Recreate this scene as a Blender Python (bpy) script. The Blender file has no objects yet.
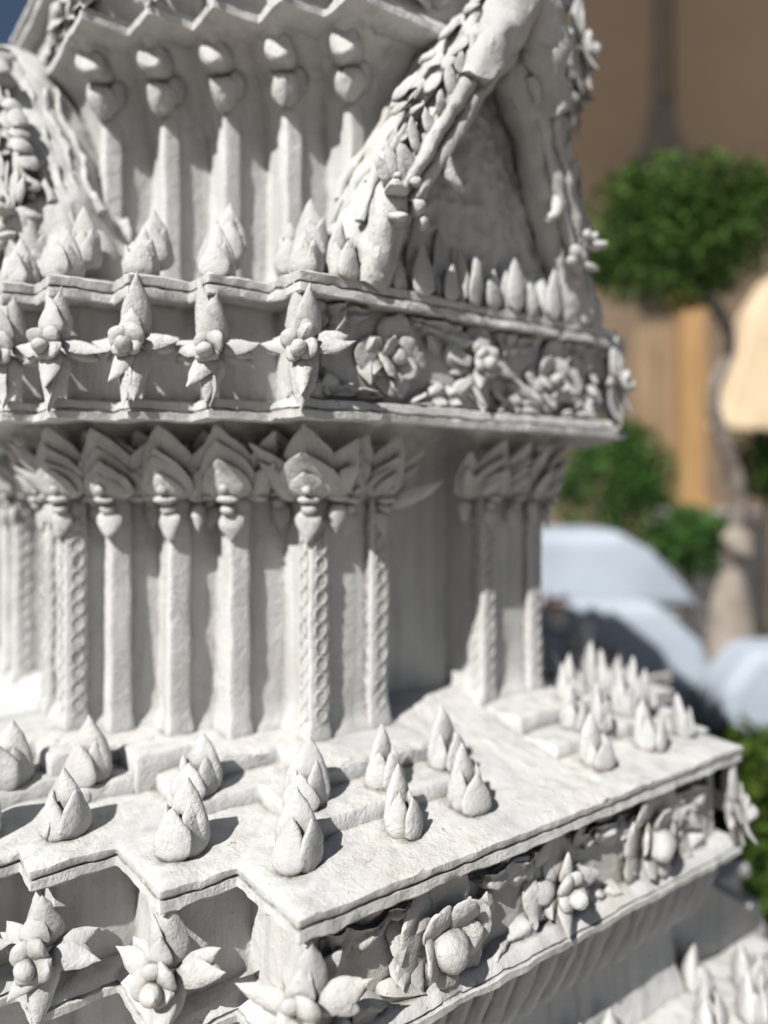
import bpy, math, random
from mathutils import Vector, Matrix, noise
V = Vector
random.seed(7)
C = bpy.context.scene.collection
H0 = 1.6                                   # camera height above the ground
FWD = V((.602, .799, 0)); FWD.normalize()
RGT = V((FWD.y, -FWD.x, 0))
Z = V((0, 0, 1))

# ------------------------------------------------------------------ materials
def new_mat(name):
    m = bpy.data.materials.new(name); m.use_nodes = True
    nt = m.node_tree
    return m, nt, nt.nodes['Principled BSDF']

def N(nt, typ, **kw):
    n = nt.nodes.new(typ)
    for k, v in kw.items():
        if k in n.inputs: n.inputs[k].default_value = v
        else: setattr(n, k, v)
    return n

def ramp(nt, src, stops):
    r = nt.nodes.new('ShaderNodeValToRGB')
    while len(r.color_ramp.elements) < len(stops): r.color_ramp.elements.new(.5)
    for e, (p, c) in zip(r.color_ramp.elements, stops):
        e.position = p; e.color = c if len(c) == 4 else (*c, 1)
    nt.links.new(src, r.inputs[0]); return r

def mixc(nt, fac, a, b, mode='MIX'):
    m = nt.nodes.new('ShaderNodeMix'); m.data_type = 'RGBA'; m.blend_type = mode
    for sock, v in ((m.inputs[0], fac), (m.inputs[6], a), (m.inputs[7], b)):
        if hasattr(v, 'is_linked'): nt.links.new(v, sock)
        else: sock.default_value = v if isinstance(v, float) else (*v[:3], 1)
    return m.outputs[2]

def stucco(name, bump=1.0, tint=1.0):
    m, nt, b = new_mat(name)
    L = nt.links.new
    geo = N(nt, 'ShaderNodeNewGeometry')
    P = geo.outputs['Position']
    n1 = N(nt, 'ShaderNodeTexNoise', Scale=7.0, Detail=5.0, Roughness=.6); L(P, n1.inputs['Vector'])
    n2 = N(nt, 'ShaderNodeTexNoise', Scale=55.0, Detail=6.0, Roughness=.65); L(P, n2.inputs['Vector'])
    n3 = N(nt, 'ShaderNodeTexNoise', Scale=330.0, Detail=4.0, Roughness=.6); L(P, n3.inputs['Vector'])
    w = tint
    c0 = ramp(nt, n1.outputs[0], [(.3, (.395*w, .392*w, .384*w)), (.68, (.492*w, .490*w, .482*w))]).outputs[0]
    c1 = mixc(nt, ramp(nt, n2.outputs[0], [(.52, (0, 0, 0)), (.75, (.4, .4, .4))]).outputs[0], c0, (.33, .326, .315))
    # rain streaks and yellowed patches
    ms = N(nt, 'ShaderNodeMapping'); L(P, ms.inputs[0]); ms.inputs['Scale'].default_value = (38, 38, 3.2)
    ns = N(nt, 'ShaderNodeTexNoise', Scale=1.0, Detail=4.0); L(ms.outputs[0], ns.inputs['Vector'])
    c1 = mixc(nt, ramp(nt, ns.outputs[0], [(.47, (0, 0, 0)), (.74, (.58, .58, .58))]).outputs[0], c1, (.255, .25, .235))
    ny = N(nt, 'ShaderNodeTexNoise', Scale=3.3, Detail=6.0, Roughness=.7); L(P, ny.inputs['Vector'])
    c1 = mixc(nt, ramp(nt, ny.outputs[0], [(.54, (0, 0, 0)), (.72, (.38, .38, .38))]).outputs[0], c1, (.45, .415, .34))
    # upward facing ledges collect a warm film
    sx = N(nt, 'ShaderNodeSeparateXYZ'); L(geo.outputs['Normal'], sx.inputs[0])
    up = ramp(nt, sx.outputs[2], [(.6, (0, 0, 0)), (.95, (1, 1, 1))])
    fm = nt.nodes.new('ShaderNodeMath'); fm.operation = 'MULTIPLY'
    L(up.outputs[0], fm.inputs[0])
    L(ramp(nt, n1.outputs[0], [(.42, (0, 0, 0)), (.7, (.5, .5, .5))]).outputs[0], fm.inputs[1])
    c1 = mixc(nt, fm.outputs[0], c1, (.475, .46, .425))
    # dirt in crevices; driven by occlusion, it also paints some shading in
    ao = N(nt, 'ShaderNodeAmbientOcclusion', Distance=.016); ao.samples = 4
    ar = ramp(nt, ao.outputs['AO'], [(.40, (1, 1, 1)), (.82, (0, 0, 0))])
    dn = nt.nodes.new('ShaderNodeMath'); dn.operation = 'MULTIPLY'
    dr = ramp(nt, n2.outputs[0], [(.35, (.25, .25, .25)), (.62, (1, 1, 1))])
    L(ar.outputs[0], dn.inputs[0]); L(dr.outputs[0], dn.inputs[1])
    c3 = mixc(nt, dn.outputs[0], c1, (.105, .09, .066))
    # specks and pin holes
    vo = N(nt, 'ShaderNodeTexVoronoi', Scale=95.0); L(P, vo.inputs['Vector'])
    sp = ramp(nt, vo.outputs['Distance'], [(.05, (1, 1, 1)), (.11, (0, 0, 0))])
    vr = nt.nodes.new('ShaderNodeSeparateColor'); L(vo.outputs['Color'], vr.inputs[0])
    sel = ramp(nt, vr.outputs[0], [(.72, (0, 0, 0)), (.76, (1, 1, 1))])
    sm = nt.nodes.new('ShaderNodeMath'); sm.operation = 'MULTIPLY'
    L(sp.outputs[0], sm.inputs[0]); L(sel.outputs[0], sm.inputs[1])
    c4 = mixc(nt, sm.outputs[0], c3, (.22, .19, .15))
    # hairline cracks
    wp = N(nt, 'ShaderNodeVectorMath'); wp.operation = 'MULTIPLY_ADD'
    nw = N(nt, 'ShaderNodeTexNoise', Scale=22.0, Detail=4.0); L(P, nw.inputs['Vector'])
    L(nw.outputs['Color'], wp.inputs[0]); wp.inputs[1].default_value = (.06, .06, .06); L(P, wp.inputs[2])
    ve = N(nt, 'ShaderNodeTexVoronoi', Scale=5.5); ve.feature = 'DISTANCE_TO_EDGE'; L(wp.outputs[0], ve.inputs['Vector'])
    cr = ramp(nt, ve.outputs['Distance'], [(.0, (1, 1, 1)), (.003, (0, 0, 0))])
    cm = nt.nodes.new('ShaderNodeMath'); cm.operation = 'MULTIPLY'
    L(cr.outputs[0], cm.inputs[0])
    L(ramp(nt, n1.outputs[0], [(.58, (0, 0, 0)), (.63, (.8, .8, .8))]).outputs[0], cm.inputs[1])
    c5 = mixc(nt, cm.outputs[0], c4, (.25, .22, .18))
    L(c5, b.inputs['Base Color'])
    b.inputs['Roughness'].default_value = .72
    b.inputs['Specular IOR Level'].default_value = .22
    # brushed plaster relief
    mp = N(nt, 'ShaderNodeMapping'); L(P, mp.inputs[0]); mp.inputs['Scale'].default_value = (1, 1, .28); mp.inputs['Rotation'].default_value = (.5, .35, .2)
    nb = N(nt, 'ShaderNodeTexNoise', Scale=260.0, Detail=2.0); L(mp.outputs[0], nb.inputs['Vector'])
    def madd(a, k, base=None):
        q = nt.nodes.new('ShaderNodeMath'); q.operation = 'MULTIPLY_ADD'
        L(a, q.inputs[0]); q.inputs[1].default_value = k
        if base is None: q.inputs[2].default_value = 0
        else: L(base, q.inputs[2])
        return q.outputs[0]
    n4 = N(nt, 'ShaderNodeTexVoronoi', Scale=120.0); n4.feature = 'SMOOTH_F1'; L(wp.outputs[0], n4.inputs['Vector'])
    h = madd(n2.outputs[0], .8)
    h = madd(n4.outputs[0], .24, h)
    h = madd(n3.outputs[0], .19, h)
    h = madd(nb.outputs[0], .12, h)
    h = madd(sm.outputs[0], -.35, h)
    h = madd(cm.outputs[0], -.4, h)
    bp = N(nt, 'ShaderNodeBump', Strength=.9*bump, Distance=.0046); L(h, bp.inputs['Height'])
    L(ramp(nt, n1.outputs[0], [(.36, (.40*bump, .40*bump, .40*bump)), (.62, (1.0*bump, 1.0*bump, 1.0*bump))]).outputs[0], bp.inputs['Strength'])
    L(bp.outputs[0], b.inputs['Normal'])
    return m

def simple(name, col, col2=None, scale=8, rough=.8, bump=0, stretch=(1, 1, 1)):
    m, nt, b = new_mat(name)
    tc = N(nt, 'ShaderNodeTexCoord'); mp = N(nt, 'ShaderNodeMapping'); mp.inputs['Scale'].default_value = stretch
    nt.links.new(tc.outputs['Object'], mp.inputs[0])
    n = N(nt, 'ShaderNodeTexNoise', Scale=float(scale), Detail=5.0); nt.links.new(mp.outputs[0], n.inputs['Vector'])
    c2 = col2 or tuple(x*.75 for x in col)
    r = ramp(nt, n.outputs[0], [(.35, c2), (.65, col)])
    nt.links.new(r.outputs[0], b.inputs['Base Color']); b.inputs['Roughness'].default_value = rough
    if bump:
        bp = N(nt, 'ShaderNodeBump', Strength=bump, Distance=.02); nt.links.new(n.outputs[0], bp.inputs['Height']); nt.links.new(bp.outputs[0], b.inputs['Normal'])
    return m

def leafmat(name, a, b_):
    m, nt, b = new_mat(name)
    oi = N(nt, 'ShaderNodeNewGeometry')
    r = ramp(nt, oi.outputs['Random Per Island'], [(0, a), (1, b_)])
    nt.links.new(r.outputs[0], b.inputs['Base Color']); b.inputs['Roughness'].default_value = .75; b.inputs['Specular IOR Level'].default_value = .2
    b.inputs['Subsurface Weight'].default_value = 0
    return m

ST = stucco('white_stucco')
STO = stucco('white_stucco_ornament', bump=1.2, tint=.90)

# ------------------------------------------------------------------ mesh builder
class MB:
    def __init__(s): s.v = []; s.f = []
    def add(s, vs, fs):
        k = len(s.v); s.v += [V(p) for p in vs]; s.f += [tuple(i+k for i in f) for f in fs]
    def build(s, name, mat, parent=None, amp=(.0016, .0007), freq=(14, 60), sharp=38, seed=0.0, smooth=True):
        vs = []; chips = name.endswith('_tier') or name == 'terrace_step'
        off = V((seed*3.1, seed*1.7, seed*.9))
        for p in s.v:
            q = p + off
            d = V((0, 0, 0))
            if amp[0]: d += noise.noise_vector(q*freq[0])*amp[0]
            if amp[1]: d += noise.noise_vector(q*freq[1])*amp[1] + noise.noise_vector(q*freq[0]*2.3)*(amp[0]*.5) + noise.noise_vector(q*freq[1]*2.4)*(amp[1]*.4)
            if chips:
                k = noise.noise(q*21)+.4*noise.noise(q*55)
                if k > .40: d += noise.noise_vector(q*70)*min(.0065, (k-.40)*.030)
            vs.append((p.x+d.x, p.y+d.y, p.z+d.z+H0))
        me = bpy.data.meshes.new(name); me.from_pydata(vs, [], s.f); me.validate()
        if smooth:
            me.polygons.foreach_set('use_smooth', [True]*len(me.polygons))
            me.set_sharp_from_angle(angle=math.radians(sharp))
        me.materials.append(mat)
        o = bpy.data.objects.new(name, me); C.objects.link(o)
        if parent: o.parent = parent
        return o

def petal(mb, o, U, Nn, L, W, T, a=.45, b=.75, bend=0., bulge=0., back=.4, ridge=0., groove=0., nt=11, nr=14, side=0.):
    U = V(U).normalized(); Nn = V(Nn); Nn = (Nn - U*Nn.dot(U)).normalized(); S = U.cross(Nn)
    tm = a/(a+b); wm = tm**a*(1-tm)**b
    vs = []; fs = []
    for i in range(nt+1):
        t = (1-math.cos(math.pi*i/nt))/2
        t = min(max(t, .004), .996)
        w = t**a*(1-t)**b/wm
        th = T*w**.7
        c = o + U*(L*t) + Nn*(bend*t*t + bulge*math.sin(math.pi*t)) + S*(side*t*t)
        for j in range(nr):
            th_ = 2*math.pi*j/nr
            x = math.cos(th_); y = math.sin(th_)
            x = math.copysign(abs(x)**.85, x)
            if y > 0:
                yy = (1-ridge)*y**.8 + ridge*(1-abs(x))
                if groove: yy -= groove*math.exp(-(x*6)**2)
            else: yy = y*back
            vs.append(c + S*(W*w*x) + Nn*(th*yy))
    for i in range(nt):
        for j in range(nr):
            k = (j+1) % nr
            fs.append((i*nr+j, i*nr+k, (i+1)*nr+k, (i+1)*nr+j))
    fs.append(tuple(range(nr))[::-1]); fs.append(tuple(nt*nr+j for j in range(nr)))
    mb.add(vs, fs)

def ball(mb, c, r, axes=None, nu=14, nv=9):
    rx, ry, rz = (r, r, r) if not hasattr(r, '__len__') else r
    A = axes or (V((1, 0, 0)), V((0, 1, 0)), Z)
    vs = [c + A[2]*rz]; fs = []
    for i in range(1, nv):
        p = math.pi*i/nv
        for j in range(nu):
            q = 2*math.pi*j/nu
            vs.append(c + A[0]*(rx*math.sin(p)*math.cos(q)) + A[1]*(ry*math.sin(p)*math.sin(q)) + A[2]*(rz*math.cos(p)))
    vs.append(c - A[2]*rz)
    for j in range(nu): fs.append((0, 1+j, 1+(j+1) % nu))
    for i in range(nv-2):
        for j in range(nu):
            a0 = 1+i*nu+j; b0 = 1+i*nu+(j+1) % nu
            fs.append((a0, a0+nu, b0+nu, b0))
    e = len(vs)-1
    for j in range(nu): fs.append((e, e-nu+(j+1) % nu, e-nu+j))
    mb.add(vs, fs)

def catmull(pts, n=8):
    P = [V(p) for p in pts]; out = []
    for i in range(len(P)-1):
        p0 = P[max(i-1, 0)]; p1 = P[i]; p2 = P[i+1]; p3 = P[min(i+2, len(P)-1)]
        for k in range(n):
            t = k/n
            out.append(.5*((2*p1)+(p2-p0)*t+(2*p0-5*p1+4*p2-p3)*t*t+(3*p1-p0-3*p2+p3)*t**3))
    out.append(P[-1]); return out

def tube(mb, pts, rads, n=12, sub=6, squash=1.0, up=Z):
    cp = catmull(pts, sub); m = len(cp); vs = []; fs = []
    rr = rads if hasattr(rads, '__len__') else [rads]*len(pts)
    for i, c in enumerate(cp):
        d = (cp[min(i+1, m-1)]-cp[max(i-1, 0)]).normalized()
        A = d.cross(up)
        A = A.normalized() if A.length > 1e-3 else V((1, 0, 0))
        B = A.cross(d)
        u = i/(m-1)*(len(rr)-1); k = min(int(u), len(rr)-2); r = rr[k]+(rr[k+1]-rr[k])*(u-k)
        for j in range(n):
            q = 2*math.pi*j/n
            vs.append(c + A*(r*math.cos(q)) + B*(r*squash*math.sin(q)))
    for i in range(m-1):
        for j in range(n):
            k = (j+1) % n
            fs.append((i*n+j, i*n+k, (i+1)*n+k, (i+1)*n+j))
    fs.append(tuple(range(n))[::-1]); fs.append(tuple((m-1)*n+j for j in range(n)))
    mb.add(vs, fs)

# sweep a vertical profile [(offset, z)] round a rectilinear clockwise polygon
def sweep(mb, poly, prof, step=.011, r=.0025, cap_top=True, cap_bot=True, vstep=.014):
    n = len(poly); P = [V((p[0], p[1], 0)) for p in poly]
    nor = []
    for i in range(n):
        d = (P[(i+1) % n]-P[i]).normalized(); nor.append(V((-d.y, d.x, 0)))
    mit = [nor[i-1]+nor[i] for i in range(n)]
    ring = []                                   # (pos, offset vector)
    for i in range(n):
        a, b = P[i], P[(i+1) % n]; ma, mb_ = mit[i], mit[(i+1) % n]
        ln = (b-a).length
        dp = (P[i]-P[i-1]).normalized(); dn = (b-a).normalized()
        cv = dp.x*dn.y-dp.y*dn.x
        sgn = -1 if cv < 0 else 1               # clockwise: right turn = convex
        k = max(2, int(ln/step))
        ring.append((a + ma*(sgn*.3*r), ma))
        ts = [min(.3, r/ln)] + [j/k for j in range(1, k)] + [1-min(.3, r/ln)]
        for t in ts: ring.append((a.lerp(b, t), ma.lerp(mb_, t)))
    # vertical refinement
    pr = [prof[0]]
    for q in prof[1:]:
        p = pr[-1]; ln = math.hypot(q[0]-p[0], q[1]-p[1]); k = max(1, int(ln/vstep))
        for j in range(1, k+1): pr.append((p[0]+(q[0]-p[0])*j/k, p[1]+(q[1]-p[1])*j/k))
    m = len(ring); vs = []; fs = []
    for (o, z) in pr:
        for (p, mv) in ring: vs.append((p.x+mv.x*o, p.y+mv.y*o, z))
    for i in range(len(pr)-1):
        for j in range(m):
            k = (j+1) % m
            fs.append((i*m+j, i*m+k, (i+1)*m+k, (i+1)*m+j))
    if cap_bot: fs.append(tuple(range(m))[::-1])
    if cap_top: fs.append(tuple((len(pr)-1)*m+j for j in range(m)))
    # orientation: clockwise ring seen from above and rising profile
    fs = [f[::-1] for f in fs]
    mb.add(vs, fs)

def chain(p0, a, b):
    P = [V((*p0, 0))]; Cc = []
    for da, db in zip(a, b):
        c = P[-1]+V((0, da, 0)); Cc.append(c); P.append(c+V((-db, 0, 0)))
    return P, Cc

CX = .90
def rotq(p, cy, q):                              # q quarter turns clockwise about the tower axis
    x, y = p[0]-CX, p[1]-cy
    for _ in range(q): x, y = y, -x
    return V((x+CX, y+cy, p[2] if len(p) > 2 else 0))

def plan(P, Cc, cy, niche=None):
    pts = []
    base = []
    if niche:
        x1, x2, dep = niche; yf = P[0].y
        base += [V((x2, yf, 0)), V((x2, yf+dep, 0)), V((x1, yf+dep, 0)), V((x1, yf, 0))]
    for i, p in enumerate(P):
        base.append(p)
        if i < len(Cc): base.append(Cc[i])
    for q in range(4): pts += [rotq(p, cy, q) for p in base]
    return pts

# plans of the tiers (metres)
lowP, lowC = chain((.431, .727), (.149, .144, .06, .05), (.101, .107, .10, .095)); lowCY = .727+.469+.403
midP, midC = chain((.544, .914), (.090, .066, .072, .086), (.094, .09, .086, .044)); midCY = .914+.356+.314
shP, shC = chain((.631, 1.028), (.092, .071, .072, .056), (.092, .071, .072, .056)); shCY = 1.028+.269+.291
upP, upC = chain((.708, 1.032), (.075,)*4, (.075,)*4); upCY = 1.032+.192+.30
coP, coC = chain((.642, .930), (.075,)*4, (.075,)*4); coCY = .93+.258+.30

# ------------------------------------------------------------------ the tower
def tag(o, label, cat, group=None):
    o['label'] = label; o['category'] = cat
    if group: o['group'] = group
def empty(name, loc):
    e = bpy.data.objects.new(name, None); C.objects.link(e); e.location = loc; e.empty_display_size = .2; return e
tower = empty('pagoda', (0, 0, 0))
tag(tower, 'white stucco pagoda with zigzag cornices, lotus buds and flower reliefs, filling the foreground', 'pagoda')

g = .003
# lower tier: bottom fascia, frieze, top fascia, stepped terrace
z0, z1 = -.668, -.471
mb = MB()
sweep(mb, plan(lowP, lowC, lowCY), [
    (-.06, z0-.004), (-.004, z0), (0, z0+.002), (.001, z0+.012), (-.0045, z0+.0135), (-.0045, z0+.0155), (-.002, z0+.017), (-.009, z0+.029), (-.013, z0+.031),
    (-.036, z0+.033), (-.036, z1-.031), (-.010, z1-.030), (-.002, z1-.030), (.001, z1-.027), (.0, z1-.0165), (-.0045, z1-.0155), (-.0045, z1-.0138), (-.0005, z1-.0128), (.001, z1-.010), (.001, z1-.003), (-.003, z1),
    (-.05, z1+.006), (-.10, z1+.012), (-.17, z1+.026), (-.25, z1+.046), (-.35, z1+.088)], step=.008, vstep=.012)
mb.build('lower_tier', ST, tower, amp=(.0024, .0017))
# two risers on the terrace, interrupted in front of each niche
def riser(P, ztop, zbot, name):
    P = [V((*p, 0)) for p in P]; Cc = [V((P[i].x, P[i+1].y, 0)) for i in range(len(P)-1)]
    pts = [V((.812, P[0].y, 0))]
    for i, p in enumerate(P):
        pts.append(p)
        if i < len(Cc): pts.append(Cc[i])
    e = rotq((.812, P[0].y+.0, 0), lowCY, 1)
    yl = 1.50
    pts += [V((P[-1].x, yl, 0)), V((.70, yl, 0)), V((.70, 1.12, 0)), V((.812, 1.12, 0))]
    mb = MB(); sweep(mb, pts, [(.006, zbot), (.002, zbot+.006), (0, ztop-.006), (-.003, ztop-.001), (-.010, ztop), (-.03, ztop+.002), (-.05, ztop+.003)], step=.009, vstep=.01)
    mb.build(name, ST, tower, amp=(.0026, .0018))
    # mirrored block on the far side of the niche
    pts2 = [V((1.0, 1.12, 0)), V((1.10, 1.12, 0)), V((1.10, 1.5, 0)), V((2*CX-P[-1].x, 1.5, 0))]
    for i in range(len(P)-1, -1, -1):
        pts2.append(V((2*CX-P[i].x, P[i].y, 0)))
        if i > 0: pts2.append(V((2*CX-Cc[i-1].x, Cc[i-1].y, 0)))
    pts2.append(V((1.0, P[0].y, 0)))
    mb = MB(); sweep(mb, pts2, [(.006, zbot), (.002, zbot+.006), (0, ztop-.006), (-.003, ztop-.001), (-.010, ztop), (-.03, ztop+.002), (-.05, ztop+.003)], step=.009, vstep=.01)
    mb.build(name, ST, tower, amp=(.0026, .0018))
riser([(p.x+.095, p.y+.122) for p in lowP], z1+.038, z1-.01, 'terrace_step')
riser([(.589, .930), (.487, 1.058), (.395, 1.138), (.292, 1.215), (.20, 1.30)], z1+.068, z1+.0, 'terrace_step')

# main shaft with niches
ins = .016
shPi = [p+V((ins, ins, 0)) for p in shP]; shCi = [c+V((ins, ins, 0)) for c in shC]
mb = MB()
sweep(mb, plan(shPi, shCi, shCY, (.785, 1.005, .085)), [(.02, -.425), (.016, -.402), (.006, -.388), (.001, -.375), (0, -.35), (0, .06), (.012, .085), (.045, .105)], step=.011, vstep=.02)
mb.build('shaft', ST, tower, amp=(.0036, .0014))

def pillar(x0, y0, sx, sy, zb, zt, name='pillar', dots=None, taper=.94, parent=tower):
    # x0,y0 = the corner nearest the viewer; body runs +sx,+sy
    cx, cy = x0+sx/2, y0+sy/2
    mb = MB()
    pts = [V((x0+sx, y0, 0)), V((x0, y0, 0)), V((x0, y0+sy, 0)), V((x0+sx, y0+sy, 0))]
    sweep(mb, pts, [(.003, zb), (.003, zb+.035), (.0, zb+.06), (-sx*.5*(1-taper), zt)], step=.008, r=.004, vstep=.015)
    if dots:
        for z in frange(zb+.02, zt-.035, .0262):
            for face in dots:
                if face == 'x': ctr = V((x0-.0005, y0+sy/2+.001, z)); A = V((0, 1, 0)); NN = V((-1, 0, 0))
                elif face == 'y': ctr = V((x0+sx/2, y0-.0005, z)); A = V((1, 0, 0)); NN = V((0, -1, 0))
                k = 14; vs = []; fs = []
                rot = random.uniform(-.4, .4)
                for i in range(k):
                    q = 2*math.pi*i/k+rot
                    for j in range(6):
                        w = 2*math.pi*j/6
                        rr = random.uniform(.0099, .0104) + .0016*math.cos(w)
                        vs.append(ctr + A*(rr*math.cos(q)) + Z*(rr*math.sin(q)*1.15) + NN*(.0016*math.sin(w)))
                for i in range(k):
                    for j in range(6):
                        a0 = i*6+j; b0 = i*6+(j+1) % 6; c0 = ((i+1) % k)*6+(j+1) % 6; d0 = ((i+1) % k)*6+j
                        fs.append((a0, b0, c0, d0))
                mb.add(vs, fs)
    return mb.build(name, ST, parent, amp=(.0022, .0010))
def frange(a, b, s):
    while a < b: yield a; a += s

zb, zt = -.43, .07
PW = .037
for i, p in enumerate(shP):
    pillar(p.x, p.y, PW, PW, zb, zt, dots='xy' if i in (0, 4) else None)
for x in (.748, 1.003):                           # beside the niche
    pillar(x, shP[0].y, .038, PW, zb, zt, dots='xy')
pillar(2*CX-shP[0].x-PW, shP[0].y, PW, PW, zb, zt, dots='xy')
for y in (1.44, 1.70, 1.80):                      # left face
    pillar(shP[4].x, y, PW, .038, zb, zt, dots='xy' if y < 1.75 else None)
for k in (1, 2):                                  # far right corner
    q = V((2*CX-shP[k].x-PW, shP[k].y, 0)); pillar(q.x, q.y, PW, PW, zb, zt)

# middle tier
z0, z1 = .095, .301
mb = MB()
sweep(mb, plan(midP, midC, midCY), [
    (-.10, z0+.012), (-.05, z0+.004), (-.006, z0), (0, z0+.002), (.001, z0+.012), (-.007, z0+.0135), (-.007, z0+.0165), (-.005, z0+.018), (-.007, z0+.029), (-.011, z0+.031),
    (-.034, z0+.034), (-.034, z1-.034), (-.009, z1-.031), (.000, z1-.033), (.002, z1-.030), (.001, z1-.0185), (-.0045, z1-.0175), (-.0045, z1-.0155), (-.0005, z1-.0145), (.0, z1-.012), (.001, z1-.003), (-.003, z1),
    (-.07, z1+.008), (-.075, z1+.022), (-.14, z1+.028)], step=.008, vstep=.012)
mb.build('middle_tier', ST, tower, amp=(.0024, .0017))

# upper shaft, flaring out under its cornice
mb = MB()
ui = .012
sweep(mb, plan([p+V((ui, ui, 0)) for p in upP], [c+V((ui, ui, 0)) for c in upC], upCY), [
    (.03, .30), (.012, .325), (0, .36), (0, .56), (.004, .60), (.014, .64), (.030, .68), (.052, .71), (.07, .725)], step=.011, vstep=.02)
mb.build('upper_shaft', ST, tower, amp=(.0036, .0014))
for i, p in enumerate(upP): pillar(p.x, p.y, .032, .032, .31, .70)
for k in (0, 1, 2): pillar(2*CX-upP[k].x-.032, upP[k].y, .032, .032, .31, .70)
# upper tier
z0, z1 = .722, .93
mb = MB()
sweep(mb, plan(coP, coC, coCY), [
    (-.10, z0+.004), (-.03, z0-.004), (-.004, z0), (0, z0+.002), (.001, z0+.013), (-.008, z0+.0145), (-.008, z0+.0175), (-.008, z0+.019), (-.011, z0+.030), (-.015, z0+.032),
    (-.036, z0+.035), (-.036, z1-.034), (-.008, z1-.031), (-.006, z1-.017), (0, z1-.0135), (0, z1-.003), (-.004, z1), (-.1, z1+.02)], step=.009, vstep=.013)
mb.build('upper_tier', ST, tower, amp=(.0030, .0011))
# body above the frame, narrowing away
mb = MB(); sweep(mb, plan([p+V((.05, .05, 0)) for p in coP], [c+V((.05, .05, 0)) for c in coC], coCY), [(0, .93), (-.06, 1.02), (-.10, 1.12), (-.22, 1.16)], step=.03, vstep=.05)
mb.build('spire', ST, tower)
# base below the lower tier
mb = MB(); sweep(mb, plan([p+V((.09, .09, 0)) for p in lowP], [c+V((.09, .09, 0)) for c in lowC], lowCY), [(.03, -.97), (.022, -.93), (.006, -.88), (0, -.82), (0, -.72), (.03, -.69), (.05, -.675)], step=.014, vstep=.02)
mb.build('base_shaft', ST, tower, amp=(.003, .001))
mb = MB(); sweep(mb, plan(lowP, lowC, lowCY), [(.24, -1.60), (.24, -1.50), (.20, -1.48), (.17, -1.30), (.17, -1.12), (.12, -1.12), (.12, -.985), (.135, -.98), (.135, -.955), (.13, -.95), (.05, -.942), (-.09, -.925)], step=.02, vstep=.03)
mb.build('base_tier', ST, tower, amp=(.003, .001))

# ------------------------------------------------------------------ ornaments
def rz(v, deg):
    return Matrix.Rotation(math.radians(deg), 3, 'Z') @ V(v)
def jit(x, k=.08): return x*random.uniform(1-k, 1+k)
def jv(v, k=.06): return (V(v)+V((random.uniform(-k, k), random.uniform(-k, k), random.uniform(-k, k)))).normalized()
seedc = [0.0]
def sd():
    seedc[0] += 1.37; return seedc[0]
OA = (.0034, .0016)

def bud(o, n, s=1.0, slim=1.0, tall=1.0, spread=1.0):
    o = V(o); n = V(n).normalized(); s = jit(s, .07)
    mb = MB()
    k = s*slim
    n2 = rz(n, random.uniform(-14, 14))
    petal(mb, o-n*.006*k-Z*.008, jv(Z-n*.02, .06), n2, jit(.102, .07)*s*tall, .035*k, .019*k, a=.42, b=1.02, back=.95, ridge=.3, nr=20, nt=14)
    b = mb.build('bud_ornament', STO, tower, OA, (18, 70), seed=sd())
    for ang, L, w, off in ((0, .066, .029, .026*spread), (66, .070, .0275, .022), (-66, .064, .026, .022)):
        d = rz(n2, ang+random.uniform(-11, 11)); mb = MB()
        Ud = jv(Z + d*.02, .06)
        petal(mb, o+d*(off*k)-Z*.007, Ud, d, jit(L, .10)*s*tall, jit(w, .09)*k, .0105*k, a=.40, b=.92, back=1.1, bend=-.004*k, ridge=.28, nr=18, nt=13)
        mb.build('petal', STO, b, OA, (18, 70), seed=sd())
    return b

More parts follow.
